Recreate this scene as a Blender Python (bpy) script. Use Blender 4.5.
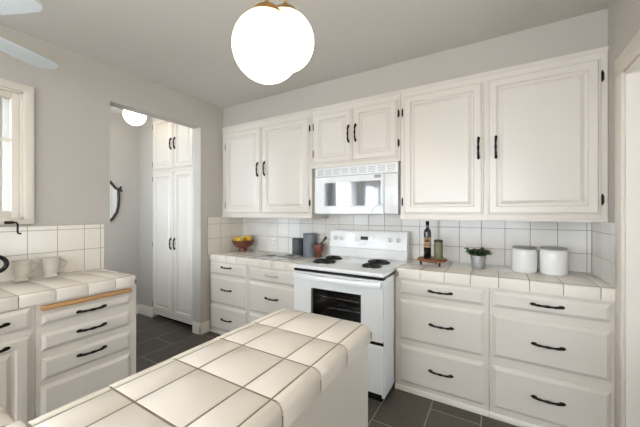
import bpy, bmesh, math, random
from math import pi, sin, cos, radians
from mathutils import Vector, Matrix
random.seed(7)
for o in list(bpy.data.objects): bpy.data.objects.remove(o, do_unlink=True)
S = bpy.context.scene
COL = S.collection
V = Vector

# ------------------------------------------------------------------ camera, world, big lights, exposure
cam_d = bpy.data.cameras.new('camera'); cam = bpy.data.objects.new('camera', cam_d); COL.objects.link(cam)
cam.location = (0, 0, 1.343); cam.rotation_euler = (pi/2, 0, radians(30.8))
cam_d.sensor_width = 36.0; cam_d.lens = 296/640*36; cam_d.shift_x = -1/640; cam_d.shift_y = -1.5/640
cam_d.clip_start = .02
S.camera = cam
S.view_settings.view_transform = 'Standard'; S.view_settings.look = 'None'
S.view_settings.gamma = 1; S.view_settings.use_curve_mapping = False
S.view_settings.exposure = 0.67

w = bpy.data.worlds.new('daylight'); S.world = w; w.use_nodes = True
bg = w.node_tree.nodes['Background']; bg.inputs[0].default_value = (.78, .89, 1, 1); bg.inputs[1].default_value = 2.5

XRW = .73
def area(name, loc, rot, sx, sy, power, color):
    d = bpy.data.lights.new(name, 'AREA'); d.shape = 'RECTANGLE'; d.size = sx; d.size_y = sy
    d.energy = power; d.color = color
    o = bpy.data.objects.new(name, d); COL.objects.link(o); o.location = loc; o.rotation_euler = rot
    return o
# daylight at the side windows; added fill lamps for dining end, right, hall, passage
area('fill_dining_end', (-.9, -3.93, 1.6), (radians(118), 0, 0), 3.2, 1.7, 64, (.90, .94, 1))  # added frontal fill, tilted up to brighten the ceiling
area('daylight_side_window', (-2.97, -1.05, 1.52), (pi/2, 0, -pi/2), 1.0, 1.0, 24, (.82, .91, 1))
area('daylight_side_window', (-2.97, -2.75, 1.52), (pi/2, 0, -pi/2), 1.2, 1.0, 24, (.82, .91, 1))
area('fill_right_side', (XRW, -1.75, 1.45), (pi/2, 0, pi/2), 2.2, 1.2, 16, (1, .985, .97))  # added fill for faces turned to the right
area('fill_hall', (1.8, 1.65, 1.45), (pi/2, 0, pi/2), 1.2, 1.7, 1.2, (1, .98, .96))  # added fill through the doorway, lifts the left base cabinets
area('fill_passage', (-3.4, 1.02, 1.6), (pi/2, 0, radians(28)), .9, 1.6, 6, (.72, .85, 1))  # added cool fill for the passage and pantry

# ------------------------------------------------------------------ materials
def lin(c):
    c = c/255
    return c/12.92 if c <= .04045 else ((c+.055)/1.055)**2.4
def rgb(r, g, b): return (lin(r), lin(g), lin(b), 1)
def mat(name, c, rough=.5, metal=0, emit=None, estr=0, noise=0, nscale=8, bump=0, bscale=60, spec=.5, stretch=(1, 1, 1), coat=0, trans=0):
    m = bpy.data.materials.new(name); m.use_nodes = True
    nt = m.node_tree; b = nt.nodes['Principled BSDF']
    b.inputs['Base Color'].default_value = c; b.inputs['Roughness'].default_value = rough
    b.inputs['Metallic'].default_value = metal; b.inputs['Specular IOR Level'].default_value = spec
    b.inputs['Coat Weight'].default_value = coat
    b.inputs['Transmission Weight'].default_value = trans
    if emit: b.inputs['Emission Color'].default_value = emit; b.inputs['Emission Strength'].default_value = estr
    if noise or bump:
        tc = nt.nodes.new('ShaderNodeTexCoord'); mp = nt.nodes.new('ShaderNodeMapping')
        mp.inputs['Scale'].default_value = stretch
        nt.links.new(tc.outputs['Object'], mp.inputs[0])
    if noise:
        n = nt.nodes.new('ShaderNodeTexNoise'); n.inputs['Scale'].default_value = nscale; n.inputs['Detail'].default_value = 4
        r = nt.nodes.new('ShaderNodeMix'); r.data_type = 'RGBA'
        r.inputs[6].default_value = tuple(x*(1-noise) for x in c[:3])+(1,)
        r.inputs[7].default_value = tuple(min(1, x*(1+noise)) for x in c[:3])+(1,)
        nt.links.new(mp.outputs[0], n.inputs[0]); nt.links.new(n.outputs[0], r.inputs[0]); nt.links.new(r.outputs[2], b.inputs['Base Color'])
    if bump:
        n2 = nt.nodes.new('ShaderNodeTexNoise'); n2.inputs['Scale'].default_value = bscale; n2.inputs['Detail'].default_value = 3
        bp = nt.nodes.new('ShaderNodeBump'); bp.inputs['Strength'].default_value = bump; bp.inputs['Distance'].default_value = .002
        nt.links.new(mp.outputs[0], n2.inputs[0]); nt.links.new(n2.outputs[0], bp.inputs['Height']); nt.links.new(bp.outputs[0], b.inputs['Normal'])
    return m
M = dict(
    wall=mat('wall_paint', rgb(195, 188, 178), .75, noise=.015, nscale=3, bump=.15, bscale=90),
    ceil=mat('ceiling_paint', rgb(222, 218, 211), .85, noise=.015, nscale=2, bump=.15, bscale=70),
    trim=mat('trim_paint', rgb(228, 219, 206), .35),
    cab=mat('cabinet_paint', rgb(231, 223, 212), .23, noise=.01, nscale=5),
    tile=mat('cream_tile', rgb(239, 230, 217), .16, noise=.02, nscale=5, bump=.08, bscale=14),
    wtile=mat('white_tile', rgb(233, 229, 222), .14, noise=.02, nscale=5, bump=.08, bscale=14),
    grout=mat('grout', rgb(138, 126, 112), .9, noise=.1, nscale=30),
    lgrout=mat('pale_grout', rgb(152, 144, 135), .9, noise=.1, nscale=30),
    bronze=mat('dark_bronze', rgb(38, 32, 28), .38, .7, noise=.3, nscale=40),
    appl=mat('white_enamel', rgb(240, 240, 239), .2, coat=.3),
    applgrey=mat('grey_plastic', rgb(196, 197, 198), .4),
    black=mat('black_enamel', rgb(18, 18, 19), .25),
    coil=mat('burner_coil', rgb(30, 29, 29), .5, .3),
    chrome=mat('chrome', rgb(190, 190, 190), .18, 1),
    mirror=mat('mirror_glass', rgb(225, 228, 230), .03, 1),
    mwglass=mat('microwave_glass', rgb(120, 122, 124), .06, .55, spec=.8),
    display=mat('display', rgb(74, 80, 76), .3),
    brass=mat('brass', rgb(206, 176, 120), .28, 1),
    globe=mat('opal_glass_lit', rgb(255, 250, 240), .3, emit=(1, .77, .50, 1), estr=3.0),
    globe2=mat('opal_glass_passage', rgb(255, 250, 240), .3, emit=(1, .88, .70, 1), estr=3.2),
    fan=mat('fan_white', rgb(226, 232, 236), .4),
    wood=mat('warm_wood', rgb(134, 80, 48), .45, noise=.35, nscale=12, stretch=(1, 8, 8)),
    board=mat('pale_wood', rgb(196, 150, 98), .5, noise=.15, nscale=14, stretch=(10, 1, 10)),
    rust=mat('rust_brown_wood', rgb(116, 66, 46), .35, noise=.3, nscale=10, stretch=(2, 2, 9)),
    bowl=mat('brown_bowl', rgb(112, 64, 48), .4, noise=.3, nscale=20),
    lemon=mat('lemon_skin', rgb(232, 178, 50), .45, noise=.12, nscale=10, bump=.3, bscale=120),
    lemon2=mat('pale_lemon_skin', rgb(236, 204, 96), .45, noise=.12, nscale=10, bump=.3, bscale=120),
    slate=mat('slate_canister', rgb(84, 87, 92), .6, noise=.15, nscale=30),
    slate2=mat('grey_canister', rgb(120, 128, 135), .5, noise=.1, nscale=30),
    bottle=mat('dark_bottle_glass', rgb(26, 22, 20), .1, spec=.7),
    label=mat('tan_label', rgb(180, 152, 118), .7),
    labelink=mat('label_ink', rgb(92, 62, 44), .7),
    candle=mat('green_candle', rgb(118, 118, 82), .4, noise=.25, nscale=25),
    candlelid=mat('candle_lid', rgb(70, 66, 50), .4, .6),
    galv=mat('galvanised', rgb(196, 198, 200), .4, .75, noise=.15, nscale=30),
    leaf=mat('leaf', rgb(36, 60, 34), .5, noise=.35, nscale=25),
    leaf2=mat('leaf_light', rgb(58, 86, 48), .5, noise=.3, nscale=25),
    soil=mat('soil', rgb(48, 36, 28), .9),
    ceram=mat('white_ceramic', rgb(238, 237, 234), .12, coat=.3),
    jarlid=mat('grey_lid', rgb(150, 148, 145), .4, .2),
    cup=mat('cream_stoneware', rgb(206, 200, 186), .35, noise=.04, nscale=15),
    blackmug=mat('black_glaze', rgb(16, 16, 17), .2),
    page=mat('page', rgb(222, 220, 214), .45),
    ink1=mat('photo_dark', rgb(64, 66, 72), .4, noise=.5, nscale=25),
    ink2=mat('photo_mid', rgb(150, 148, 150), .4, noise=.3, nscale=35),
    cover=mat('book_cover', rgb(90, 90, 94), .5),
    plug=mat('outlet_plastic', rgb(236, 234, 228), .35),
    slot=mat('slot_dark', rgb(40, 38, 36), .6),
    frame=mat('dark_mirror_wood', rgb(58, 42, 34), .4, noise=.3, nscale=15),
    glass=mat('window_glass', (1, 1, 1, 1), 0, trans=1),
    tint=mat('oven_glass', (.72, .72, .72, 1), .02, trans=1),
    ovenin=mat('oven_liner', rgb(48, 46, 45), .5),
    ground=mat('outside_ground', rgb(120, 128, 100), .9, noise=.2, nscale=2),
)
# thin clear panes: no refraction displacement
for k in ('glass', 'tint'): M[k].node_tree.nodes['Principled BSDF'].inputs['IOR'].default_value = 1.02 if k == 'glass' else 1.3
def floor_mat():
    m = bpy.data.materials.new('slate_floor_tile'); m.use_nodes = True
    nt = m.node_tree; b = nt.nodes['Principled BSDF']; L = nt.links.new
    tc = nt.nodes.new('ShaderNodeTexCoord'); mp = nt.nodes.new('ShaderNodeMapping')
    mp.inputs['Rotation'].default_value = (0, 0, pi/2)
    # after the turn: brick length runs along world y, rows stack along world x
    mp.inputs['Location'].default_value = (.595, .395+.305*20, 0)
    L(tc.outputs['Object'], mp.inputs[0])
    br = nt.nodes.new('ShaderNodeTexBrick'); L(mp.outputs[0], br.inputs[0])
    br.offset = .5; br.inputs['Scale'].default_value = 1; br.inputs['Brick Width'].default_value = .61; br.inputs['Row Height'].default_value = .305
    br.inputs['Mortar Size'].default_value = .0035; br.inputs['Mortar Smooth'].default_value = .1
    br.inputs['Color1'].default_value = rgb(74, 67, 59); br.inputs['Color2'].default_value = rgb(84, 76, 67); br.inputs['Mortar'].default_value = rgb(150, 145, 138)
    m2 = nt.nodes.new('ShaderNodeMapping'); m2.inputs['Scale'].default_value = (70, 5, 1); L(tc.outputs['Object'], m2.inputs[0])
    n = nt.nodes.new('ShaderNodeTexNoise'); n.inputs['Scale'].default_value = 1; n.inputs['Detail'].default_value = 5; L(m2.outputs[0], n.inputs[0])
    mr = nt.nodes.new('ShaderNodeMapRange'); mr.inputs[3].default_value = .72; mr.inputs[4].default_value = 1.28; L(n.outputs[0], mr.inputs[0])
    mx = nt.nodes.new('ShaderNodeMix'); mx.data_type = 'RGBA'; mx.blend_type = 'MULTIPLY'; mx.inputs[0].default_value = 1
    L(br.outputs[0], mx.inputs[6]); L(mr.outputs[0], mx.inputs[7]); L(mx.outputs[2], b.inputs['Base Color'])
    b.inputs['Roughness'].default_value = .38
    bp = nt.nodes.new('ShaderNodeBump'); bp.inputs['Strength'].default_value = .4; bp.inputs['Distance'].default_value = .002; bp.invert = True
    L(br.outputs[1], bp.inputs['Height']); L(bp.outputs[0], b.inputs['Normal'])
    return m
M['floor'] = floor_mat()

# ------------------------------------------------------------------ mesh builder
class MB:
    """collects shapes, then links them as ONE mesh object"""
    def __init__(s): s.bm = bmesh.new(); s.mats = []; s.M = Matrix.Identity(4)
    def mi(s, m):
        if m not in s.mats: s.mats.append(m)
        return s.mats.index(m)
    def v(s, p): return s.bm.verts.new(s.M @ V(p))
    def face(s, vs, i):
        try:
            f = s.bm.faces.new(vs); f.material_index = i; return f
        except ValueError: return None
    def box(s, x0, x1, y0, y1, z0, z1, m, bev=0, seg=2):
        i = s.mi(m)
        if not bev:
            p = [s.v((x, y, z)) for z in (z0, z1) for y in (y0, y1) for x in (x0, x1)]
            for q in ((0, 2, 3, 1), (4, 5, 7, 6), (0, 1, 5, 4), (2, 6, 7, 3), (0, 4, 6, 2), (1, 3, 7, 5)): s.face([p[k] for k in q], i)
            return
        t = bmesh.new(); bmesh.ops.create_cube(t, size=1)
        for q in t.verts: q.co = V(((x0+x1)/2+q.co.x*(x1-x0), (y0+y1)/2+q.co.y*(y1-y0), (z0+z1)/2+q.co.z*(z1-z0)))
        bmesh.ops.bevel(t, geom=t.edges[:], offset=bev, segments=seg, affect='EDGES', profile=.5)
        t.verts.ensure_lookup_table(); mp = {q: s.v(q.co) for q in t.verts}
        for f in t.faces: s.face([mp[q] for q in f.verts], i)
        t.free()
    def rings(s, rings, m, cap0=True, cap1=True, closed=True):
        i = s.mi(m); R = [[s.v(p) for p in r] for r in rings]; n = len(R[0])
        for a, b in zip(R, R[1:]):
            for k in range(n if closed else n-1): s.face([a[k], a[(k+1) % n], b[(k+1) % n], b[k]], i)
        if cap0: s.face(R[0][::-1], i)
        if cap1: s.face(R[-1], i)
    def lathe(s, prof, m, c=(0, 0, 0), n=28, axis='z', cap0=True, cap1=True):
        def pt(r, h, a):
            x, y = r*cos(a), r*sin(a)
            p = {'z': (x, y, h), 'y': (x, h, -y), 'x': (h, x, y)}[axis]
            return (p[0]+c[0], p[1]+c[1], p[2]+c[2])
        s.rings([[pt(max(r, 1e-4), h, 2*pi*k/n) for k in range(n)] for r, h in prof], m, cap0, cap1)
    def tube(s, pts, rad, m, n=10, flat=None):
        pts = [V(p) for p in pts]; rad = rad if isinstance(rad, (list, tuple)) else [rad]*len(pts)
        rings = []; ref = None
        for k, p in enumerate(pts):
            d = (pts[min(k+1, len(pts)-1)]-pts[max(k-1, 0)]).normalized()
            if ref is None: ref = V((0, 0, 1)) if abs(d.z) < .9 else V((1, 0, 0))
            a = (ref-d*ref.dot(d)).normalized(); ref = a; b = d.cross(a)
            rings.append([p+a*(rad[k]*cos(2*pi*j/n))+b*(rad[k]*sin(2*pi*j/n)) for j in range(n)])
        s.rings(rings, m)
    def panel(s, x0, x1, z0, z1, y, prof, m):
        """front facing -y built of rectangular loops (inset, protrusion)"""
        s.rings([[(x0+a, y-d, z0+a), (x1-a, y-d, z0+a), (x1-a, y-d, z1-a), (x0+a, y-d, z1-a)] for a, d in prof], m)
    def ball(s, c, r, m, sc=(1, 1, 1), n=20, k=12, rot=None):
        rot = rot or Matrix.Identity(3)
        s.rings([[V(c)+rot @ V((r*sin(t)*cos(2*pi*j/n)*sc[0], r*sin(t)*sin(2*pi*j/n)*sc[1], r*cos(t)*sc[2])) for j in range(n)]
                 for t in [pi*(q+.02)/(k+.04) for q in range(k+1)]][::-1], m)
    def tile(s, a0, a1, b0, b1, h0, h1, m, bev=.0025):
        """raised tile in the local xy plane, top at h1"""
        s.rings([[(a0, b0, h0), (a1, b0, h0), (a1, b1, h0), (a0, b1, h0)], [(a0, b0, h1-bev*.6), (a1, b0, h1-bev*.6), (a1, b1, h1-bev*.6), (a0, b1, h1-bev*.6)],
                 [(a0+bev, b0+bev, h1), (a1-bev, b0+bev, h1), (a1-bev, b1-bev, h1), (a0+bev, b1-bev, h1)]], m)
    def field(s, A, B, h0, h1, m, gap=.0036):
        for a0, a1 in zip(A, A[1:]):
            for b0, b1 in zip(B, B[1:]):
                s.tile(a0+gap/2, a1-gap/2, b0+gap/2, b1-gap/2, h0, h1, m, .0016)
    def build(s, name, parent=None, smooth=40, loc=None):
        me = bpy.data.meshes.new(name)
        bmesh.ops.recalc_face_normals(s.bm, faces=s.bm.faces[:])
        s.bm.to_mesh(me); s.bm.free()
        for m in s.mats: me.materials.append(M[m])
        if smooth:
            for p in me.polygons: p.use_smooth = True
            me.set_sharp_from_angle(angle=radians(smooth))
        o = bpy.data.objects.new(name, me); COL.objects.link(o)
        if parent: o.parent = parent
        if loc: o.location = loc
        return o
def tag(o, label, cat, group=None):
    o['label'] = label; o['category'] = cat
    if group: o['group'] = group
    return o
def thing(name, label, cat, loc=(0, 0, 0), rz=0, group=None):
    o = bpy.data.objects.new(name, None); COL.objects.link(o); o.location = loc; o.rotation_euler = (0, 0, rz)
    o.empty_display_size = .05
    return tag(o, label, cat, group)
def struct(mb, name, smooth=40):
    o = mb.build(name, None, smooth); o['kind'] = 'structure'; return o
def sbox(name, x0, x1, y0, y1, z0, z1, m, bev=0):
    b = MB(); b.box(x0, x1, y0, y1, z0, z1, m, bev); return struct(b, name)
def frange(a, b, step, first=None):
    r = [a]; x = first if first is not None else a+step
    while x < b-.004: r.append(x); x += step
    return r+[b]

# ------------------------------------------------------------------ the room
XL, XR, YB, YF, YC, ZC = -2.80, .573, 2.75, 2.24, 2.415, 2.575
ZR, ZL, ZS, ZP = .92, .87, .885, .915        # counter heights: right of range, left of range, side wall, peninsula
YN = -4.1
sbox('floor', -4.25, 2.0, YN, 2.95, -.1, 0, 'floor')
sbox('ceiling', -4.25, 2.0, YN, 2.95, ZC, ZC+.1, 'ceil')
sbox('wall_back', XL, XR+.15, YB, YB+.15, 0, ZC, 'wall')
b = MB()    # soffit over the wall cabinets
b.box(XL, XR, YC+.012, YB, 2.335, ZC, 'wall'); struct(b, 'wall_soffit')
# left wall with the passage opening, the counter window and two dining windows
W = [(-3.5, -2.05, 1.0, 2.05), (-1.6, -.5, 1.0, 2.05), (-.35, .70, 1.295, 2.165)]
b = MB(); x0, x1 = XL-.12, XL
ys = [YN]
for y0, y1, z0, z1 in W:
    b.box(x0, x1, ys[-1], y0, 0, ZC, 'wall'); b.box(x0, x1, y0, y1, 0, z0, 'wall'); b.box(x0, x1, y0, y1, z1, ZC, 'wall'); ys.append(y1)
b.box(x0, x1, .70, 1.23, 0, ZC, 'wall'); b.box(x0, x1, 1.23, 2.115, 2.275, ZC, 'wall'); b.box(x0, x1, 2.115, YB, 0, ZC, 'wall')
bmesh.ops.remove_doubles(b.bm, verts=b.bm.verts[:], dist=1e-5)
struct(b, 'wall_left')
# near wall (behind the photographer) with one wide added window opening
b = MB(); b.box(XL-.12, -2.5, YN, YN+.12, 0, ZC, 'wall'); b.box(.7, 2.0, YN, YN+.12, 0, ZC, 'wall')
b.box(-2.5, .7, YN, YN+.12, 0, .75, 'wall'); b.box(-2.5, .7, YN, YN+.12, 2.45, ZC, 'wall'); struct(b, 'wall_near')
# right wall with a doorway and an added window opening
b = MB(); b.box(XR, XR+.15, 2.13, YB, 0, ZC, 'wall'); b.box(XR, XR+.15, 1.25, 2.13, 2.07, ZC, 'wall'); b.box(XR, XR+.15, -.6, 1.25, 0, ZC, 'wall'); b.box(XR, XR+.15, YN, -2.9, 0, ZC, 'wall'); b.box(XR, XR+.15, -2.9, -.6, 0, .8, 'wall'); b.box(XR, XR+.15, -2.9, -.6, 2.1, ZC, 'wall'); struct(b, 'wall_right')

sbox('wall_hall_near', XR+.15, 1.85, .8, .92, 0, ZC, 'wall')
sbox('wall_hall_back', XR+.15, 1.85, 2.75, 2.95, 0, ZC, 'wall')
# passage behind the left wall
sbox('wall_passage_far', -4.25, -4.1, .8, 2.95, 0, ZC, 'wall')
sbox('wall_passage_back', -4.1, -3.777, 2.15, 2.75, 0, ZC, 'wall')
sbox('wall_passage_rear', -4.1, XL-.12, YB, YB+.15, 0, ZC, 'wall')
def wall_with_window(wname, fname, M4, L, u0, u1, z0, z1):
    """wall 0.12 thick along local x (0..L) with one framed window; M4 places it"""
    b = MB(); b.M = M4
    for q in ((0, u0, 0, ZC), (u1, L, 0, ZC), (u0, u1, 0, z0), (u0, u1, z1, ZC)): b.box(q[0], q[1], 0, .12, q[2], q[3], 'wall')
    struct(b, wname)
    b = MB(); b.M = M4
    for q in ((u0, u0+.05, z0, z1), (u1-.05, u1, z0, z1), (u0+.05, u1-.05, z0, z0+.05), (u0+.05, u1-.05, z1-.05, z1)): b.box(q[0], q[1], .03, .08, q[2], q[3], 'trim', .004)
    f = struct(b, fname); g = MB(); g.M = M4; g.box(u0+.04, u1-.04, .053, .057, z0+.04, z1-.04, 'glass'); g.build('pane', f)
wall_with_window('wall_passage_near', 'added_window_6', Matrix.Translation((-4.1, .8, 0)), 1.18, .2, 1.12, .75, 2.42)  # window made up to give the passage fill a source
wall_with_window('wall_hall', 'added_window_7', Matrix.Translation((1.97, .8, 0)) @ Matrix.Rotation(pi/2, 4, 'Z'), 2.15, .2, 1.5, .55, 2.35)  # unseen window added behind the hall fill
# baseboards
def baseboard(name, pts):
    b = MB()
    for (ax, ay), (bx, by) in pts:
        d = V((bx-ax, by-ay, 0)); L = d.length; d.normalize(); n = V((d.y, -d.x, 0))
        prof = [(0, 0), (.016, 0), (.016, .085), (.011, .095), (.011, .108), (.004, .12), (0, .12)]
        b.rings([[V((ax, ay, 0))+d*t+n*o+V((0, 0, z)) for o, z in prof] for t in (0, L)], 'trim')
    o = struct(b, name, 30); return o
baseboard('baseboard_passage', [((-4.1, .92), (-4.1, 2.15)), ((-4.1, 2.15), (-3.777, 2.15))])
baseboard('baseboard_left', [((XL, 2.099), (XL, 2.225)), ((XL-.12, 2.115), (XL+.016, 2.115))])
# door casing on the right wall
b = MB()
def casing_profile(w): return [(0, 0), (0, .012), (.008, .016), (.03, .014), (w-.02, .02), (w-.006, .02), (w, .014), (w, 0)]
x = XR
b.box(x-.018, x, 2.13, 2.232, 0, 2.172, 'trim', .004); b.box(x-.018, x, 1.15, 1.25, 0, 2.172, 'trim', .004); b.box(x-.0185, x, 1.15, 2.232, 2.07, 2.172, 'trim', .004)
b.box(x-.005, x+.155, 2.115, 2.131, 0, 2.07, 'trim'); b.box(x-.005, x+.155, 1.249, 1.265, 0, 2.07, 'trim'); b.box(x-.005, x+.155, 1.265, 2.115, 2.054, 2.0705, 'trim')
struct(b, 'trim_doorway')

# windows
def window(name, y0, y1, z0, z1, cas=.052, muntz=(), munty=()):
    """in the left wall, facing +x"""
    b = MB(); X = XL
    b.box(X-.001, X+.02, y0-cas, y0, z0-.03, z1+cas, 'trim', .004); b.box(X-.001, X+.02, y1, y1+cas, z0-.03, z1+cas, 'trim', .004)
    b.box(X-.001, X+.021, y0-cas, y1+cas, z1, z1+cas, 'trim', .004)
    b.box(X-.001, X+.03, y0-cas, y1+cas, z0-.035, z0, 'trim', .005)
    b.box(X-.12, X, y0-.001, y0+.012, z0, z1, 'trim'); b.box(X-.12, X, y1-.012, y1+.001, z0, z1, 'trim')
    b.box(X-.12, X, y0, y1, z1-.012, z1+.001, 'trim'); b.box(X-.12, X, y0, y1, z0-.001, z0+.012, 'trim')
    f = struct(b, name)
    s = MB(); fr = .042; a0, a1, c0, c1 = y0+.012, y1-.012, z0+.012, z1-.012
    for q in ((a0, a0+fr, c0, c1), (a1-fr, a1, c0, c1), (a0+fr, a1-fr, c0, c0+fr), (a0+fr, a1-fr, c1-fr, c1)): s.box(X-.06, X-.02, *q, 'trim', .004)
    for z in muntz: s.box(X-.055, X-.025, a0+fr, a1-fr, z-.01, z+.01, 'trim')
    for y in munty: s.box(X-.054, X-.026, y-.01, y+.01, c0+fr, c1-fr, 'trim')
    s.build('sash', f)
    g = MB(); g.box(X-.043, X-.039, a0+fr-.004, a1-fr+.004, c0+fr-.004, c1-fr+.004, 'glass'); g.build('pane', f)
    return f
w1 = window('window_1', -.35, .70, 1.295, 2.165, muntz=(1.83,), munty=(.17,))
window('window_2', -1.6, -.5, 1.0, 2.05, munty=(-1.05,)); window('window_3', -3.5, -2.05, 1.0, 2.05, munty=(-2.78,))
b = MB()     # crank handle of the counter window
b.box(XL+.028, XL+.046, .60, .645, 1.264, 1.283, 'bronze', .004)
b.tube([(XL+.040, .640, 1.274), (XL+.045, .655, 1.272), (XL+.046, .661, 1.262), (XL+.046, .661, 1.208), (XL+.046, .664, 1.200), (XL+.046, .678, 1.197)], [.006, .006, .0055, .0055, .006, .006], 'bronze')
b.build('crank_handle', w1)
b = MB()  # unseen near-wall window, added as a source of daylight
for q in ((-2.5, -2.44, .75, 2.45), (.64, .7, .75, 2.45), (-2.44, .64, .75, .81), (-2.44, .64, 2.39, 2.45), (-1.43, -1.37, .81, 2.39), (-.43, -.37, .81, 2.39)):
    b.box(q[0], q[1], YN+.03, YN+.09, q[2], q[3], 'trim', .004)
w4 = struct(b, 'added_window_4'); g = MB(); g.box(-2.45, .65, YN+.058, YN+.062, .8, 2.4, 'glass'); g.build('pane', w4)
b = MB()  # invented right-hand window frame, lets the right fill in
for q in ((-2.9, -2.84, .8, 2.1), (-.66, -.6, .8, 2.1), (-2.84, -.66, .8, .86), (-2.84, -.66, 2.04, 2.1), (-1.78, -1.72, .86, 2.04)): b.box(XR+.02, XR+.07, q[0], q[1], q[2], q[3], 'trim', .004)
w5 = struct(b, 'added_window_5'); g = MB(); g.box(XR+.043, XR+.047, -2.85, -.65, .85, 2.05, 'glass'); g.build('pane', w5)
sbox('ground', -14, XL-1.5, -12, 12, -.3, -.2, 'ground')

# tile splashbacks (part of the walls)
def wallfield(name, M4, A, B, tile, grout, edge=None):
    b = MB(); b.M = M4
    b.box(A[0], A[-1], B[0], B[-1], .0, .007, grout); b.field(A, B, .005, .0095, tile)
    return struct(b, name, 30)
P = .163
Mback = Matrix(((1, 0, 0, 0), (0, 0, -1, YB), (0, 1, 0, 0), (0, 0, 0, 1)))           # local (x, z, out) on the back wall
Mleft = Matrix(((0, 0, 1, XL), (1, 0, 0, 0), (0, 1, 0, 0), (0, 0, 0, 1)))            # local (y, z, out) on the left wall
Mright = Matrix(((0, 0, -1, XR), (1, 0, 0, 0), (0, 1, 0, 0), (0, 0, 0, 1)))
xs = [-2.79]+[-2.72+P*i for i in range(21)]; xs = [x for x in xs if x < .55]+[.5635]
wallfield('trim_splashback_back', Mback, xs, [ZL-.01, 1.05, 1.213, 1.32], 'wtile', 'lgrout')
wallfield('trim_splashback_corner', Mleft, [2.203, 2.225, 2.383, 2.555, YB-.001], [ZL-.01, 1.04, 1.205, 1.285], 'tile', 'lgrout')
wallfield('trim_splashback_side', Mleft, [-.45, -.26, -.097, .066, .229, .392, .556, .719, .882, 1.047, 1.157, 1.186], [ZS-.01, 1.05, 1.212, 1.245], 'tile', 'lgrout')
wallfield('trim_splashback_right', Mright, [2.235, 2.345, 2.51, 2.67, YB-.001], [ZR-.01, 1.05, 1.213, 1.282], 'wtile', 'lgrout')

# ------------------------------------------------------------------ cabinet parts
DOOR = [(0, 0), (0, .009), (.003, .012), (.010, .012), (.017, .021), (.058, .021), (.065, .009), (.076, .009), (.098, .020)]
DRAW = [(0, 0), (0, .007), (.002, .009), (.020, .0195)]
def pull(parent, x, z, L=.135, vertical=False, y=-.02, m='bronze', name='handle'):
    b = MB(); n = 14; pts = []; rad = []
    for k in range(n+1):
        t = -1+2*k/n; out = .010+.010*(1-t**4)
        pts.append((t*L/2, -out, -.002*(1-t*t))); a = abs(t)
        rad.append(.0060+.0030*math.exp(-(a/.18)**2)+.0026*math.exp(-((a-.62)/.12)**2)+.002*math.exp(-((a-.95)/.1)**2))
    b.tube(pts, rad, m, 8)
    for s in (-1, 1):
        b.ball((s*L*.47, -.003, 0), .0125, m, (1.35, .45, .8), 10, 6)
        b.tube([(s*L*.47, .001, 0), (s*L*.46, -.012, -.001)], [.006, .005], m, 8)
    R = Matrix.Rotation(pi/2, 4, 'Y') if vertical else Matrix.Identity(4)
    b.bm.transform(Matrix.Translation((x, y, z)) @ R)
    return b.build(name, parent)
def hinge(parent, x, z, y, side):
    b = MB(); b.lathe([(.001, -.036), (.003, -.034), (.0035, -.029), (.0052, -.026), (.0052, .026), (.0035, .029), (.003, .034), (.001, .036)], 'bronze', (x, y-.008, z), 10)
    b.box(x-(.010 if side > 0 else 0), x+(.010 if side < 0 else 0), y-.004, y-.0005, z-.024, z+.024, 'bronze', .0015, 1)
    return b.build('hinge', parent)
def front(parent, kind, x0, x1, z0, z1, y=0, prof=None):
    b = MB(); b.panel(x0, x1, z0, z1, y-.0005, prof or (DOOR if kind == 'door' else DRAW), 'cab'); return b.build(kind, parent, 14)

def wall_cabinet(label, x0, x1, z0, z1, doors, pulls, hinges, lip=True):
    """face frame plane at YC"""
    t = thing('wall_cabinet', label, 'cabinet', ((x0+x1)/2, YC, z0)); ox, oz = (x0+x1)/2, z0
    b = MB(); b.box(x0-ox, x1-ox, 0, YB-YC-.0105, 0, z1-oz, 'cab', .0015, 1)
    b.build('body', t)
    if lip:
        c = MB(); c.box(x0-ox, x1-ox, -.012, -.0005, 0, .024, 'cab', .003); c.build('bottom_rail', t)
    c = MB(); c.rings([[(xx, y, z) for y, z in ((-.0005, z1-oz-.022), (-.006, z1-oz-.022), (-.010, z1-oz-.012), (-.018, z1-oz-.004), (-.018, z1-oz), (-.0005, z1-oz))] for xx in (x0-ox, x1-ox)], 'cab'); c.build('crown_moulding', t, 30)
    ds = []
    for a0, a1, c0, c1 in doors: ds.append(front(t, 'door', a0-ox, a1-ox, c0-oz, c1-oz))
    for i, px_, pz in pulls: pull(ds[i], px_-ox, pz-oz, .14, True)
    for i, hx, hz, sd in hinges: hinge(ds[i], hx-ox, hz-oz, -.001, sd)
    return t
wall_cabinet('white double-door wall cabinet in the corner left of the microwave', XL+.002, -1.541, 1.279, 2.335,
    [(-2.735, -2.185, 1.325, 2.262), (-2.165, -1.572, 1.325, 2.262)], [(0, -2.224, 1.802), (1, -2.125, 1.804)],
    [(0, -2.738, 2.10, 1), (0, -2.738, 1.42, 1), (1, -1.566, 2.155, -1), (1, -1.566, 1.43, -1)])
wall_cabinet('short white double-door wall cabinet directly above the microwave', -1.539, -.683, 1.760, 2.335,
    [(-1.517, -1.113, 1.792, 2.268), (-1.103, -.702, 1.792, 2.268)], [(0, -1.142, 2.042), (1, -1.074, 2.042)],
    [(0, -1.521, 2.157, 1), (0, -1.521, 1.90, 1), (1, -.698, 2.15, -1), (1, -.698, 1.91, -1)], lip=False)
wall_cabinet('wide white double-door wall cabinet right of the microwave beside the doorway', -.681, XR-.002, 1.279, 2.335,
    [(-.658, -.086, 1.322, 2.278), (-.064, .538, 1.322, 2.278)], [(0, -.116, 1.80), (1, -.009, 1.795)],
    [(0, -.663, 2.15, 1), (0, -.663, 1.425, 1), (1, .545, 2.165, -1), (1, .545, 1.418, -1)])

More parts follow.
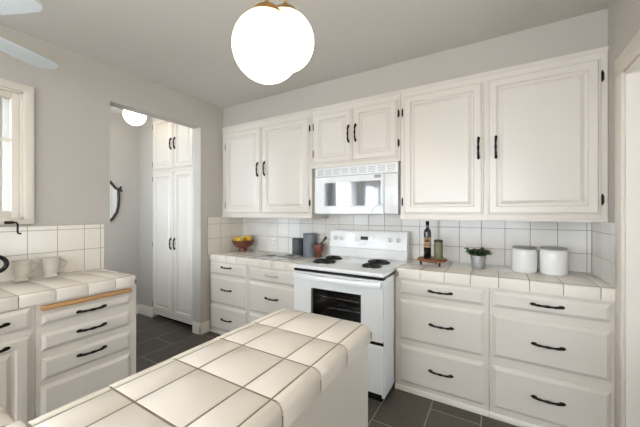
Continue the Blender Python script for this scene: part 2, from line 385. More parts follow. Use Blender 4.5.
def base_cabinet(label, loc, rz, w, h, depth, drawers=(), doors=(), pulls_d=(), trim=True, pulls=True):
    """front frame at local y=0, x from 0 to w"""
    t = thing('base_cabinet', label, 'cabinet', loc, rz)
    b = MB(); b.box(0, w, 0, depth, 0, h, 'cab', .0015, 1); b.build('body', t)
    if trim:
        c = MB(); c.rings([[(xx, y, z) for y, z in ((-.0005, 0), (-.014, 0), (-.014, .02), (-.006, .034), (-.0005, .034))] for xx in (0, w)], 'cab'); c.build('base_trim', t, 30)
    for x0, x1, z0, z1, pl in drawers:
        d = front(t, 'drawer', x0, x1, z0, z1)
        if pl: pull(d, pl[0], pl[1], .145, m=pl[2] if len(pl) > 2 else 'bronze')
    for x0, x1, z0, z1, pl in doors:
        d = front(t, 'door', x0, x1, z0, z1)
        if pl: pull(d, pl[0], pl[1], .145)
    return t
D = YB-YF-.012
xa = XL+.002
base_cabinet('white three-drawer base cabinet in the corner below the fruit bowl', (xa, YF, 0), 0, -2.207-xa, ZL-.072, D,
    [(.012, -2.225-xa, .655, .785, (.285, .742)), (.012, -2.225-xa, .335, .628, (.285, .50)), (.012, -2.225-xa, .05, .31, (.285, .175))])
xb = -2.205
base_cabinet('white drawer base cabinet between the corner unit and the range', (xb, YF, 0), 0, -1.46-xb, ZL-.072, D,
    [(.02, -1.52-xb, .65, .785, (-1.886-xb, .722, 'applgrey')), (.02, -1.52-xb, .335, .632, (-1.886-xb, .50)), (.02, -1.52-xb, .05, .31, (-1.886-xb, .175))])
xc = -.672
base_cabinet('white three-drawer base cabinet right next to the range side', (xc, YF, 0), 0, -.048-xc, ZR-.072, D,
    [(-.632-xc, -.075-xc, .725, .828, (-.347-xc, .777)), (-.632-xc, -.075-xc, .388, .686, (-.341-xc, .538)), (-.632-xc, -.075-xc, .066, .345, (-.344-xc, .208))])
xd = -.046
base_cabinet('white three-drawer base cabinet at the right end beside the doorway', (xd, YF, 0), 0, XR-.002-xd, ZR-.072, D,
    [(-.028-xd, .54-xd, .727, .828, (.255-xd, .781)), (-.028-xd, .54-xd, .403, .68, (.26-xd, .54)), (-.028-xd, .54-xd, .075, .343, (.26-xd, .216))])
XS = -2.26
ye = .615
c1 = base_cabinet('white four-drawer base cabinet under the side counter beside the passage opening', (XS, ye, 0), pi/2, 1.163-ye, ZS-.067, XS-XL-.012,
    [(.022, 1.115-ye, .692, .75, (.88-ye, .722)), (.022, 1.115-ye, .54, .64, (.882-ye, .602)), (.022, 1.115-ye, .372, .497, (.882-ye, .45)), (.022, 1.115-ye, .05, .335, (.882-ye, .155))])
b = MB(); b.box(.018, 1.12-ye, -.036, -.0005, .776, .803, 'board', .007); b.build('pull_out_board', c1)['label'] = 'pale wooden pull-out cutting board edge'
c2 = base_cabinet('white one-door one-drawer base cabinet left of the wooden pull-out board', (XS, .0, 0), pi/2, ye-.002, ZS-.067, XS-XL-.012,
    [(.03, ye-.022, .69, .806, (.425, .746))], [(.03, ye-.022, .05, .655, (.425, .618))])

# ------------------------------------------------------------------ tiled worktops
def prof_bull(r, wd, drop, n=5):
    """(outward offset from joint line, z) from inner joint over the nose to the bottom"""
    p = [(.002, -.012), (.002, -.0012), (.004, 0)]
    p += [(wd-r+r*sin(pi/2*k/n), -r+r*cos(pi/2*k/n)) for k in range(n+1)]
    return p+[(wd, -drop), (wd-.012, -drop)]
def nose(b, p0, d, out, cuts, z, r, wd, drop, m, gap=.004):
    """bullnose trim pieces; p0 on the joint line, d along it, out = outward"""
    p0 = V((p0[0], p0[1], 0)); d = V((d[0], d[1], 0)); out = V((out[0], out[1], 0)); P_ = prof_bull(r, wd, drop)
    for c0, c1 in zip(cuts, cuts[1:]):
        b.rings([[p0+d*(s)+out*(o-sh)+V((0, 0, z+q-sh*.6)) for o, q in P_] for s, sh in ((c0+gap/2, .0012), (c0+gap/2+.0025, 0), (c1-gap/2-.0025, 0), (c1-gap/2, .0012))], m)
def corner(b, c, a0, z, r, wd, drop, m, n=6):
    P_ = prof_bull(r, wd, drop)
    b.rings([[V((c[0]+o*cos(a0+pi/2*k/n), c[1]+o*sin(a0+pi/2*k/n), z+q)) for o, q in P_] for k in range(n+1)], m)
def slab(b, x0, x1, y0, y1, z, drop, m): b.box(x0, x1, y0, y1, z-drop+.006, z-.03, m)
def slabtop(b, x0, x1, y0, y1, z, m): b.box(x0, x1, y0, y1, z-.04, z-.0012, m)

t = thing('tiled_worktop', 'cream tiled worktop right of the range carrying the plant and ceramic jars', 'worktop')
b = MB(); x0, x1 = -.674, XR-.011
slab(b, x0+.004, x1, YF-.016, YB-.0105, ZR, .07, 'lgrout'); slabtop(b, x0+.022, x1, YF+.006, YB-.0105, ZR, 'lgrout')
cx = [x0+.03]+[-.484+.1635*i for i in range(7)]+[x1]
b.field(cx, [YF+.02, YB-.0105], ZR-.006, ZR, 'tile')
nose(b, (0, YF+.02), (1, 0), (0, -1), cx, ZR, .012, .04, .07, 'tile')
nose(b, (x0+.03, 0), (0, 1), (-1, 0), [YF+.02, 2.42, 2.585, YB-.0105], ZR, .012, .028, .07, 'tile'); corner(b, (x0+.03, YF+.02), pi, ZR, .012, .028, .07, 'tile')
b.build('worktop', t, 35)
t = thing('tiled_worktop', 'cream tiled worktop left of the range carrying the fruit bowl and open book', 'worktop')
b = MB(); x0, x1 = XL+.011, -1.457
slab(b, x0, x1, YF-.016, YB-.0105, ZL, .07, 'lgrout'); slabtop(b, x0, x1, YF+.006, YB-.0105, ZL, 'lgrout')
cx = frange(x0, x1, .1635, -2.70)
b.field(cx, [YF+.02, YB-.0105], ZL-.006, ZL, 'tile'); nose(b, (0, YF+.02), (1, 0), (0, -1), cx, ZL, .012, .04, .07, 'tile')
b.build('worktop', t, 35)
t = thing('tiled_worktop', 'cream tiled worktop along the window wall carrying the stoneware cups', 'worktop')
b = MB(); y0, y1 = -.45, 1.157; xf = -2.276
slab(b, XL+.011, xf+.036, y0, y1, ZS, .065, 'lgrout'); slabtop(b, XL+.011, xf+.014, y0, y1-.022, ZS, 'lgrout')
cy = [y0]+[.223-.159*i for i in (4, 3, 2, 1)]+[.223, .382, .541, .70, .859, 1.018, 1.122]
b.field([XL+.011, xf], cy, ZS-.006, ZS, 'tile'); nose(b, (xf, 0), (0, 1), (1, 0), cy, ZS, .014, .04, .065, 'tile')
nose(b, (0, 1.122), (1, 0), (0, 1), [XL+.011, -2.64, -2.48, -2.32, xf], ZS, .014, .04, .065, 'tile'); corner(b, (xf, 1.122), 0, ZS, .014, .04, .065, 'tile')
b.build('worktop', t, 35)
# peninsula
t = thing('peninsula_counter', 'tiled peninsula counter with rounded edges in the foreground', 'counter')
b = MB(); xl, xr = -.80, -.445; yj = 1.05; dr = .062
cy = [-.47, -.304, -.138, .0275, .193, .3585, .524, .69, .855, yj]; cxs = [xl, -.705, -.535, xr]
slab(b, xl-.047, xr+.033, -.47, yj+.02, ZP, dr, 'grout'); slabtop(b, xl-.014, xr+.012, -.47, yj+.006, ZP, 'grout')
slab(b, -1.35, xl, -.47, .207, ZP, dr, 'grout'); slabtop(b, -1.35, xl, -.47, .185, ZP, 'grout')
b.field(cxs, cy, ZP-.006, ZP, 'tile', .0055)
nose(b, (xr, 0), (0, 1), (1, 0), cy, ZP, .023, .035, dr, 'tile', .0055)
nose(b, (xl, 0), (0, 1), (-1, 0), [.2105]+cy[5:], ZP, .034, .050, dr, 'tile', .0055)
nose(b, (0, yj), (1, 0), (0, 1), cxs, ZP, .019, .022, dr, 'tile', .0055)
def ecorner(c, a0, wa, wb, ra, rb, n=6):
    """quarter turn of the nosing, from reach wa at angle a0 to reach wb at a0 + 90 degrees"""
    PA, PB = prof_bull(ra, wa, dr), prof_bull(rb, wb, dr); R_ = []
    for k in range(n+1):
        a = pi/2*k/n; ca, sa = cos(a), sin(a)
        R_.append([V((c[0]+cos(a0)*p[0]*ca-sin(a0)*q[0]*sa, c[1]+sin(a0)*p[0]*ca+cos(a0)*q[0]*sa, ZP+p[1]*ca*ca+q[1]*sa*sa)) for p, q in zip(PA, PB)])
    b.rings(R_, 'tile')
ecorner((xr, yj), 0, .035, .022, .023, .019); ecorner((xl, yj), pi/2, .022, .050, .019, .034)
wx = [-1.35]+[-1.27+.166*i for i in range(3)]+[xl-.050]
b.field(wx[:-1]+[xl], [-.47, -.304, -.138, .0275, .17], ZP-.006, ZP, 'tile', .0055)
nose(b, (0, .17), (1, 0), (0, 1), wx, ZP, .028, .04, dr, 'tile', .0055)
b.tile(xl-.047, xl-.003, .173, .208, ZP-.006, ZP, 'tile')
b.build('worktop', t, 35)
b = MB(); b.box(xl-.034, xr+.022, -.46, yj+.01, 0, ZP-dr+.004, 'cab', .002, 1); b.box(-1.345, xl-.033, -.46, .19, 0, ZP-dr+.004, 'cab', .002, 1)
b.build('base', t)

# ------------------------------------------------------------------ electric range
rx0, rx1, ry = -1.446, -.680, 1.985
t = thing('electric_range', 'white freestanding electric range with four black coil burners', 'stove', (rx0, ry, 0)); RW = rx1-rx0
b = MB()
b.box(0, .02, .022, .72, .03, .865, 'appl', .003); b.box(RW-.02, RW, .022, .72, .03, .865, 'appl', .003)
b.box(.02, RW-.02, .60, .72, .03, .865, 'appl'); b.box(.02, RW-.02, .022, .6, .40, .43, 'appl'); b.box(.02, RW-.02, .022, .6, .84, .865, 'appl')
b.box(.02, RW-.02, .03, .6, .0, .055, 'black'); b.build('body', t)
b = MB(); b.box(.0, RW, .006, .04, .864, .886, 'black'); b.build('vent_gap', t); b = MB(); b.box(.004, RW-.004, .012, .021, .401, .433, 'black'); b.build('drawer_gap_shade', t)  # black drawer strip stands in for the shade of an open gap
b = MB(); b.box(-.003, RW+.003, -.006, .72, .884, .914, 'appl', .009, 3); b.build('cooktop', t)
b = MB(); b.box(.004, RW-.004, .004, .03, .06, .402, 'appl', .008, 3); b.build('storage_drawer', t)
# oven door with a real opening
wx0, wx1, wz0, wz1 = .172, .60, .525, .743
door = MB()
for q in ((.004, wx0, .430, .861), (wx1, RW-.004, .430, .861), (wx0, wx1, .430, wz0), (wx0, wx1, wz1, .861)): door.box(q[0], q[1], 0, .028, q[2], q[3], 'appl')
dob = door.build('oven_door', t)
b = MB(); b.box(wx0-.004, wx1+.004, .004, .008, wz0-.004, wz1+.004, 'tint'); b.build('oven_window', dob)
b = MB()
for q in ((wx0-.012, wx0, wz0-.012, wz1+.012), (wx1, wx1+.012, wz0-.012, wz1+.012), (wx0, wx1, wz0-.012, wz0), (wx0, wx1, wz1, wz1+.012)): b.box(q[0], q[1], -.003, .003, q[2], q[3], 'black' if False else 'appl')
b.build('window_frame', dob)
b = MB(); n = 12; pts = [(.012+(RW-.024)*k/n, -.012-.036*min(1, 3*min(k, n-k)/n), .832) for k in range(n+1)]
b.rings([[(p[0], p[1]+a*.013, p[2]+c_*.022) for a, c_ in ((-1, -.5), (-.8, -.9), (.6, -1), (1, -.4), (1, .5), (.6, 1), (-.5, .95), (-1, .5))] for p in pts], 'appl')
for xx in (.02, RW-.05): b.box(xx, xx+.03, -.02, .002, .820, .844, 'appl', .003)
b.build('oven_handle', dob)
b = MB(); i0, i1 = .10, RW-.10
b.box(i0, i1, .55, .56, .45, .82, 'ovenin'); b.box(i0-.01, i0, .03, .56, .45, .82, 'ovenin'); b.box(i1, i1+.01, .03, .56, .45, .82, 'ovenin'); b.box(i0, i1, .03, .56, .44, .45, 'ovenin'); b.box(i0, i1, .03, .56, .82, .83, 'ovenin'); b.build('oven_cavity', t)
for rz_ in (.585, .665):
    b = MB(); b.tube([(i0+.001, .07, rz_), (i1-.001, .07, rz_)], .004, 'chrome', 6); b.tube([(i0+.001, .5, rz_), (i1-.001, .5, rz_)], .004, 'chrome', 6)
    for k in range(16): xx = i0+.02+(i1-i0-.04)*k/15; b.tube([(xx, .07, rz_+.004), (xx, .5, rz_+.004)], .002, 'chrome', 5)
    b.build('oven_rack', t)
# back panel
bz = .914; by = .615
b = MB(); prof = [(by+.10, bz), (by+.012, bz), (by+.010, .994), (by-.004, 1.0), (by-.004, 1.012), (by+.02, 1.155), (by+.034, 1.168), (by+.10, 1.168)]
b.rings([[(xx, y, z) for y, z in prof] for xx in (.0, RW)], 'appl'); bgd = b.build('back_panel', t, 30)
tilt = math.atan2(.024, .143)
def onpanel(z): return by-.004+(z-1.012)/.143*.024
for kx in (-1.384, -1.314, -.829, -.757):
    b = MB(); b.lathe([(.026, 0), (.026, -.004), (.019, -.006), (.018, -.018), (.016, -.021)], 'appl', n=24, axis='y')
    b.box(-.0045, .0045, -.031, -.018, -.017, .017, 'applgrey', .002)
    b.bm.transform(Matrix.Translation((kx-rx0, onpanel(1.09), 1.09)) @ Matrix.Rotation(-tilt, 4, 'X')); b.build('knob', bgd)
b = MB(); b.box(-.038, .038, -.003, .004, -.016, .016, 'black', .002); b.box(-.10, .10, -.0015, .004, -.034, .034, 'appl', .001)
b.bm.transform(Matrix.Translation((-1.079-rx0, onpanel(1.095), 1.095)) @ Matrix.Rotation(-tilt, 4, 'X')); b.build('clock_display', bgd)
b = MB()
for k in range(10): b.box(-.04+k*.0085, -.034+k*.0085, -.001, .002, -.0035, .0035, 'applgrey')
b.bm.transform(Matrix.Translation((-1.10-rx0, onpanel(1.035), 1.035)) @ Matrix.Rotation(-tilt, 4, 'X')); b.build('name_badge', bgd)
for bx, by_, r in ((-1.272, 2.195, .098), (-1.292, 2.40, .078), (-.862, 2.395, .098), (-.848, 2.195, .078)):
    b = MB(); b.lathe([(r*.3, .0145-.014), (r*.9, .0015), (r+.004, .004), (r+.008, .003), (r+.008, .0005), (r*.3, .0004)], 'chrome', (0, 0, 0), 36); 
    pan = b.build('drip_pan', t, loc=(bx-rx0, by_-ry, .914))
    b = MB(); turns = 4; pts = [((.2*r+.75*r*k/(turns*24))*cos(2*pi*k/24), (.2*r+.75*r*k/(turns*24))*sin(2*pi*k/24), .011) for k in range(turns*24+1)]
    b.tube(pts, .0068, 'coil', 6)
    for a in range(3): b.tube([(0, 0, .004), (r*.97*cos(a*2*pi/3+.5), r*.97*sin(a*2*pi/3+.5), .004)], .003, 'coil', 5)
    b.build('burner_coil', pan)

# ------------------------------------------------------------------ over-the-range microwave
mx0, mx1, mz0, mz1, my = -1.497, -.697, 1.325, 1.758, 2.392
t = thing('microwave', 'white over-the-range microwave between the wall cabinets', 'microwave', (mx0, my, mz0)); MW = mx1-mx0; MH = mz1-mz0
b = MB(); b.box(0, MW, .03, YB-my-.0105, 0, MH, 'appl', .004); b.box(.02, MW-.02, .04, .3, -.004, .001, 'applgrey'); b.build('body', t)
b = MB(); b.box(.0, MW, .008, .031, MH-.088, MH-.001, 'appl', .006)
for k in range(9):
    for j in range(4): b.box(.03+k*.085, .095+k*.085, .0055, .012, MH-.071+j*.014, MH-.064+j*.014, 'applgrey')
b.build('vent_grille', t)
b = MB(); b.box(.683, MW, .004, .031, 0.004, MH-.0935, 'appl', .006)
for j in range(5):
    for k in range(2): b.box(.72+k*.03, .742+k*.03, .002, .006, .06+j*.04, .08+j*.04, 'appl', .001, 1)
b.build('control_panel', t)
b = MB(); q0, q1, r0, r1 = .112, .655, .075, .285
for q in ((.002, q0, .004, MH-.0935), (q1, .680, .004, MH-.0935), (q0, q1, .004, r0), (q0, q1, r1, MH-.0935)): b.box(q[0], q[1], 0, .031, q[2], q[3], 'appl')
md = b.build('door', t)
b = MB(); b.panel(q0-.012, q1+.012, r0-.012, r1+.012, .001, [(0, 0), (0, .004), (.004, .006), (.011, .006), (.0125, .001)], 'appl'); b.build('window_surround', md)
b = MB(); b.box(q0-.002, q1+.002, -.0025, .02, r0-.002, r1+.002, 'mwglass'); b.build('window_glass', md)
b = MB(); b.box(.60, .655, -.0025, .002, .310, .332, 'display', .001, 1)
for k in range(4): b.box(.606+k*.012, .614+k*.012, -.0032, -.002, .315, .327, 'applgrey')
b.build('display', md)
b = MB(); pts = [(.685-.105*sin(a), -.002, .085-.075*cos(a)+0) for a in [pi/2*k/8 for k in range(9)]]
pts = [(.575, -.002, .012)]+[(.575+.11*(1-cos(a)), -.002, .012+.068*sin(a)) for a in [pi/2*k/8 for k in range(1, 9)]]
b.tube(pts, .0035, 'applgrey', 6); b.build('door_grip', md)

# ------------------------------------------------------------------ pantry in the passage
px0, px1, py, pz1 = -3.775, XL-.122, 2.145, ZC-.002
t = thing('pantry_cabinet', 'tall white four-door pantry cabinet in the passage', 'cabinet', (px0, py, 0)); PW = px1-px0
b = MB(); b.box(0, PW, 0, YB-py-.002, .055, pz1, 'cab'); b.box(0, PW, .06, .5, 0, .055, 'black'); b.build('body', t)  # toe-kick box is black: its shadow is put into the colour
for q, hx, hz in (((.02, .452, 1.862, 2.50), -3.283, 2.16), ((.464, .83, 1.862, 2.50), -3.178, 2.16), ((.02, .452, .105, 1.838), -3.299, .965), ((.464, .83, .105, 1.838), -3.2, .965)):
    left = q[0] < .1; d = front(t, 'door', *q); hx = (.42 if left else .496)
    pull(d, hx, hz, .125, True)
    for z in (q[2]+.08, q[3]-.08)+((.93,) if q[3]-q[2] > 1 else ()): hinge(d, .014 if left else .836, z, -.001, 1 if left else -1)

# ------------------------------------------------------------------ lights and fan
def globe_profile(r): return [(r*sin(a), -r*cos(a)) for a in [pi*(k+.05)/24.1 for k in range(25)]]
t = thing('globe_pendant', 'brass ceiling light with two glowing white globes above the peninsula', 'light', (-.745, .915, ZC))
b = MB(); b.lathe([(.19, 0), (.19, -.012), (.17, -.022), (.05, -.03)], 'brass', (0, 0, 0), 40); b.build('canopy', t)
for gx, gy, gz, r in ((-.693, .793, 1.918, .118), (-.800, 1.036, 2.09, .126)):
    ox, oy, oz = gx+.745, gy-.915, gz-ZC
    b = MB(); b.tube([(ox, oy, -.02), (ox, oy, oz+r+.01)], .007, 'brass', 10); st = b.build('stem', t)
    b = MB(); b.lathe([(.001, r+.036), (.016, r+.034), (.022, r+.024), (.045, r+.012), (.062, r-.008), (.070, r-.022), (.067, r-.023), (.03, r+.003)], 'brass', (ox, oy, oz), 32); b.build('cap', st)
    b = MB(); b.lathe(globe_profile(r), 'globe', (0, 0, 0), 40); b.build('globe', st, loc=(ox, oy, oz))
t = thing('globe_ceiling_light', 'glowing white globe light on the passage ceiling', 'light', (-3.43, 1.75, ZC))
b = MB(); b.lathe([(.075, 0), (.075, -.02), (.065, -.05)], 'brass', n=30); b.build('base', t)
b = MB(); b.lathe(globe_profile(.110), 'globe2', n=36); b.build('globe', t, loc=(0, 0, -.168))
hub = (-2.198, .235, 2.25)
t = thing('ceiling_fan', 'white four-blade ceiling fan near the window wall', 'fan', (hub[0], hub[1], ZC))
b = MB(); b.lathe([(.06, 0), (.06, -.02), (.03, -.05), (.012, -.06), (.012, -.2)], 'fan'); b.build('downrod', t)
b = MB(); b.lathe([(.03, -.18), (.085, -.2), (.10, -.24), (.10, -.30), (.08, -.34), (.03, -.36)], 'fan', n=36); b.build('motor', t)
for k in range(4):
    b = MB(); R_ = .55; o = [(.16, .045), (.20, .062), (.40, .070), (.50, .070), (.53, .058), (.548, .036), (R_, .015)]
    ring = [(x_, y_) for x_, y_ in o]+[(x_, -y_) for x_, y_ in o[::-1]]
    b.rings([[(x_, y_, z_-y_*.06) for x_, y_ in ring] for z_ in (-.004, .004)], 'fan')
    b.tube([(.08, 0, .0), (.20, 0, .0)], .014, 'fan', 8)
    bl = b.build('blade', t); bl.location = (0, 0, hub[2]-ZC); bl.rotation_euler = (0, 0, radians(113+90*k))

# ------------------------------------------------------------------ mirror in the passage
t = thing('wall_mirror', 'dark wood framed mirror on the passage wall', 'mirror', (-4.1, 1.665, 1.45))
half = [(0, .30), (.07, .295), (.13, .265), (.165, .225), (.19, .19), (.222, .175), (.225, .13), (.228, .05), (.222, -.04), (.205, -.11), (.16, -.19), (.09, -.24), (0, -.255)]
full = half+[(-a, c_) for a, c_ in half[-2:0:-1]]
b = MB(); ring = [(.012, a, c_) for a, c_ in full]
b.tube([(.014, a, c_) for a, c_ in full]+[(.014,)+full[0]], .016, 'frame', 8)
for s in (-1, 1): b.ball((.016, s*.238, .178), .02, 'frame', n=12, k=8); b.ball((.016, s*.25, .205), .014, 'frame', n=12, k=8); b.ball((.016, s*.258, .16), .013, 'frame', n=12, k=8)
b.build('frame', t)
b = MB(); b.rings([[(x_, a, c_) for a, c_ in full] for x_ in (.002, .012)], 'mirror'); b.build('glass', t, 0)

# ------------------------------------------------------------------ outlet
t = thing('wall_outlet', 'white electrical outlet on the splashback left of the range', 'outlet', (-2.278, YB-.0095, .98))
b = MB(); b.box(-.036, .036, -.006, 0, -.058, .058, 'plug', .003); b.build('cover_plate', t)
for z in (-.024, .024):
    b = MB(); b.box(-.017, .017, -.0085, -.005, z-.014, z+.014, 'plug', .003)
    for xx in (-.007, .007): b.box(xx-.0018, xx+.0018, -.0092, -.006, z-.004, z+.006, 'slot')
    b.build('socket', t)

# ------------------------------------------------------------------ things on the right worktop
sx, sy = -.447, 2.475
t = thing('riser_stand', 'round wooden riser stand on black legs under the bottle', 'stand', (sx, sy, ZR))
b = MB(); b.lathe([(.108, .036), (.112, .040), (.112, .052), (.108, .056)], 'wood', n=40); b.build('board', t)
for a in (200, 320, 80):
    b = MB(); b.lathe([(.006, 0), (.006, .004), (.0075, .010), (.009, .036)], 'black', (.085*cos(radians(a)), .085*sin(radians(a)), 0), 12); b.build('leg', t)
zs = ZR+.056
t = thing('oil_bottle', 'dark slim oil bottle with tan label standing on the round riser', 'bottle', (-.482, 2.475, zs))
b = MB(); b.lathe([(.026, 0), (.0285, .004), (.0285, .205), (.025, .222), (.0135, .236), (.012, .245), (.012, .268), (.014, .27)], 'bottle', n=32); b.build('glass', t)
b = MB(); b.lathe([(.0128, .262), (.0142, .264), (.0142, .292), (.0125, .294)], 'black', n=24); b.build('cap', t)
b = MB(); i = b.mi('label'); n = 20
def lab(a0, a1, z0, z1, r, m):
    b.rings([[V((r*cos(a), r*sin(a), z)) for z in (z0, z1)] for a in [radians(a0+(a1-a0)*k/n) for k in range(n+1)]], m, False, False, closed=False)
lab(190, 350, .085, .165, .0289, 'label')
lab(240, 312, .128, .148, .0291, 'labelink'); lab(225, 325, .100, .104, .0291, 'labelink'); lab(235, 315, .110, .113, .0291, 'labelink'); lab(255, 300, .152, .160, .0291, 'labelink')
b.build('label', t)
t = thing('jar_candle', 'short green jar beside the dark bottle on the riser', 'jar', (-.397, 2.462, zs))
b = MB(); b.lathe([(.030, 0), (.032, .004), (.032, .13), (.030, .134)], 'candle', n=32); b.build('jar', t)
b = MB(); b.lathe([(.0325, .133), (.033, .135), (.033, .147), (.031, .149)], 'candlelid', n=32); b.build('lid', t)

t = thing('potted_herb', 'small leafy herb in a ribbed galvanised pot', 'plant', (-.125, 2.515, ZR))
b = MB(); b.lathe([(.040, 0), (.042, .002), (.047, .05), (.0475, .054), (.0485, .056), (.053, .092), (.056, .094), (.056, .098), (.052, .098), (.050, .085)], 'galv', n=36); b.build('pot', t)
b = MB(); b.lathe([(.0495, .083), (.0505, .087)], 'soil', n=28); b.build('soil', t)
b = MB(); st = MB()
def leaf(b, base, dirv, L, wd, m):
    d = dirv.normalized(); sd = d.cross(V((0, 0, 1))); sd = sd.normalized() if sd.length > .05 else V((1, 0, 0)); up = sd.cross(d)
    i = b.mi(m); rows = []
    for k, wk in ((0, .12), (.25, .8), (.55, 1), (.8, .7), (1, .06)):
        c = base+d*(L*k)-V((0, 0, 1))*(L*.35*k*k); rows.append([b.v(c-sd*wd*wk+up*wd*wk*.3), b.v(c), b.v(c+sd*wd*wk+up*wd*wk*.3)])
    for r0, r1 in zip(rows, rows[1:]):
        for k in range(2): b.face([r0[k], r0[k+1], r1[k+1], r1[k]], i)
for k in range(42):
    a = random.uniform(0, 2*pi); rr = random.uniform(.005, .042); rise = random.uniform(.025, .062); out = random.uniform(.01, .06)
    p0 = V((rr*cos(a), rr*sin(a), .086)); p1 = p0+V((out*cos(a)*.5, out*sin(a)*.5, rise*.7)); p2 = p0+V((out*cos(a), out*sin(a), rise))
    st.tube([p0, p1, p2], [.0014, .0012, .0008], 'leaf2', 5)
    for j in range(6):
        q = p1.lerp(p2, j/5); a2 = a+random.uniform(-2, 2); leaf(b, q, V((cos(a2), sin(a2), random.uniform(-.2, .5))), random.uniform(.022, .036), random.uniform(.008, .013), random.choice(['leaf', 'leaf', 'leaf2']))
st.build('stems', t); o = b.build('foliage', t); o['kind'] = 'stuff'

def canister(label, x, y, r, h):
    t = thing('lidded_canister', label, 'jar', (x, y, ZR), 0, None)
    b = MB(); b.lathe([(r*.88, 0), (r*.97, .006), (r, .02), (r, h*.82), (r*.97, h*.9), (r*.86, h*.955), (r*.84, h*.965)], 'ceram', n=44); b.build('jar', t)
    b = MB(); b.lathe([(r*.85, h*.95), (r*.93, h*.962), (r*.95, h*.975), (r*.95, h*1.02), (r*.9, h*1.035), (r*.3, h*1.04)], 'jarlid', n=44); b.build('lid', t)
canister('white lidded ceramic jar nearer the plant, left of its matching pair', .163, 2.545, .076, .172)
canister('white lidded ceramic jar nearer the doorway, right of its matching pair', .329, 2.548, .079, .176)

# ------------------------------------------------------------------ things on the left worktop
bx, by_ = -2.615, 2.565
t = thing('fruit_bowl', 'brown footed bowl holding yellow lemons in the corner', 'bowl', (bx, by_, ZL))
b = MB(); b.lathe([(.052, 0), (.054, .006), (.05, .03), (.052, .042), (.085, .06), (.115, .09), (.130, .128), (.133, .136), (.128, .137), (.112, .098), (.08, .068), (.02, .058)], 'bowl', n=44); b.build('bowl', t)
for (lx, ly, lz, m, lab_) in ((-.066, -.035, .140, 'lemon', 'orange-yellow lemon at the left of the brown bowl'), (.022, -.070, .142, 'lemon2', 'pale yellow lemon in front at the middle of the brown bowl'), (.070, .026, .148, 'lemon', 'yellow lemon at the right edge of the brown bowl'), (-.015, .055, .152, 'lemon2', 'yellow lemon at the back of the brown bowl, behind the others')):
    t = thing('lemon', lab_, 'fruit', (bx+lx, by_+ly, ZL+lz+.006), random.uniform(0, 3), 'lemons in the bowl')
    b = MB(); r = .036; b.lathe([(.002, -.050), (.006, -.048), (.010, -.042)]+[(r*sin(a)**.9, -.042*cos(a)) for a in [pi*k/12 for k in range(1, 12)] if abs(.042*cos(a)) < .04]+[(.010, .042), (.006, .048), (.002, .050)], m, axis='x', n=20); b.build('fruit', t)
    b = MB(); b.ball((.0505, 0, 0), .0035, 'leaf2', n=8, k=5); b.build('stem_end', t)

def jar2(label, x, y, r, h, m):
    t = thing('canister', label, 'canister', (x, y, ZL))
    b = MB(); b.lathe([(r*.96, 0), (r, .003), (r, h-.022), (r*.985, h-.02), (r*.985, h-.016)], m, n=40); b.build('body', t)
    b = MB(); b.lathe([(r*.985, h-.0165), (r*1.01, h-.015), (r*1.01, h-.002), (r*.99, h), (r*.2, h+.001)], m, n=40); b.build('lid', t)
jar2('short dark slate canister left of the taller grey one', -1.885, 2.665, .062, .185, 'slate')
jar2('tall lighter grey canister behind the mortar', -1.725, 2.66, .072, .245, 'slate2')
mx, my_ = -1.578, 2.60
t = thing('mortar', 'reddish brown wooden mortar beside the range', 'mortar', (mx, my_, ZL))
b = MB(); b.lathe([(.036, 0), (.040, .006), (.038, .016), (.028, .034), (.030, .044), (.046, .066), (.055, .10), (.058, .138), (.055, .143), (.050, .14), (.044, .10), (.01, .075)], 'rust', n=40); b.build('cup', t)
t = thing('pestle', 'dark wooden pestle leaning in the brown mortar', 'pestle', (mx, my_, ZL+.085))
b = MB(); d = V((.62, .1, .78)).normalized(); p0 = V((-.018, 0, .008)); L = .165
b.tube([p0+d*(L*k) for k in (0, .06, .2, .35, .5, .7, .8, .86, .93, 1)], [.007, .015, .016, .012, .010, .010, .011, .016, .016, .007], 'frame', 14); b.build('rod', t)

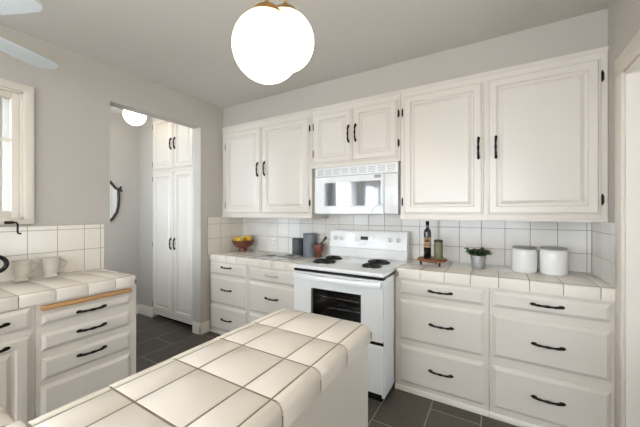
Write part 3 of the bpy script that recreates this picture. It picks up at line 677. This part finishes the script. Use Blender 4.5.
# open book
t = thing('open_book', 'open book with grey photo pages lying on the tiles left of the range', 'book', (-1.975, 2.445, ZL), radians(8))
b = MB(); b.box(-.215, .215, -.145, .145, 0, .003, 'cover'); b.build('cover', t)
for s in (-1, 1):
    b = MB(); n = 8; prof = [(s*(.205*k/n+.001), .005+.013*sin(pi*min(1, (k/n)*1.05)**.55)*(1-.35*k/n)) for k in range(n+1)]
    b.rings([[(x_, y_, z_) for x_, z_ in prof]+[(prof[-1][0], y_, .0032), (prof[0][0], y_, .0032)] for y_ in (-.138, .138)], 'page')
    pg = b.build('page_block', t, 30)
    def print_(u0, u1, v0, v1, m):
        i = b.mi(m); R_ = []
        for k in range(9):
            u = u0+(u1-u0)*k/8; z_ = .0006+.005+.013*sin(pi*min(1, u*1.05)**.55)*(1-.35*u); R_.append([(s*.205*u, v0, z_), (s*.205*u, v1, z_)])
        b.rings(R_, m, False, False, closed=False)
    b = MB()
    if s < 0: print_(.12, .62, -.10, .03, 'ink1'); print_(.70, .95, -.10, .10, 'ink2'); print_(.12, .62, .05, .11, 'ink2')
    else: print_(.1, .9, -.11, .0, 'ink2'); print_(.25, .75, .02, .11, 'ink1')
    b.build('photo_print', pg, 30)

# ------------------------------------------------------------------ cups on the window counter
def stone_cup(label, y, x, sc):
    t = thing('stoneware_cup', label, 'cup', (x, y, ZS), 0, 'stoneware cups on the window counter'); 
    b = MB(); b.lathe([(r*sc, h) for r, h in ((.034, 0), (.039, .004), (.037, .012), (.032, .021), (.037, .034), (.044, .055), (.046, .085), (.0475, .112), (.053, .132), (.054, .136), (.051, .137), (.043, .105), (.038, .06), (.02, .035))], 'cup', n=36)
    for z in (.108, .113): b.lathe([(.0475*sc, z-.002), (.0495*sc, z), (.0475*sc, z+.002)], 'cup', n=36, cap0=False, cap1=False)
    b.build('body', t)
    b = MB(); pts = [(0, .042*sc+.045*sin(a)*1.0*(1 if a < pi*.6 else 1), .122-.072*(a/pi)) for a in [pi*k/12 for k in range(13)]]
    pts[0] = (0, .047*sc, .120); pts[-1] = (0, .042*sc, .05)
    b.tube(pts, [.006]*13, 'cup', 8); b.build('handle', t)
stone_cup('pale stoneware cup nearer the black mug, its handle behind the next cup', .672, -2.715, 1.0)
stone_cup('pale stoneware cup nearer the passage, with its looped handle in view', .822, -2.715, 1.0)
t = thing('black_mug', 'black mug at the left edge of the photo with a ring handle', 'mug', (-2.62, .462, ZS))
b = MB(); b.lathe([(.045, 0), (.05, .004), (.055, .10), (.055, .2), (.052, .203), (.050, .19), (.045, .02)], 'blackmug', n=36); b.build('body', t)
b = MB(); b.tube([(0, .052+.066*sin(a), .138+.052*cos(a)) for a in [pi*k/14 for k in range(15)]], .0125, 'blackmug', 10); b.build('handle', t)
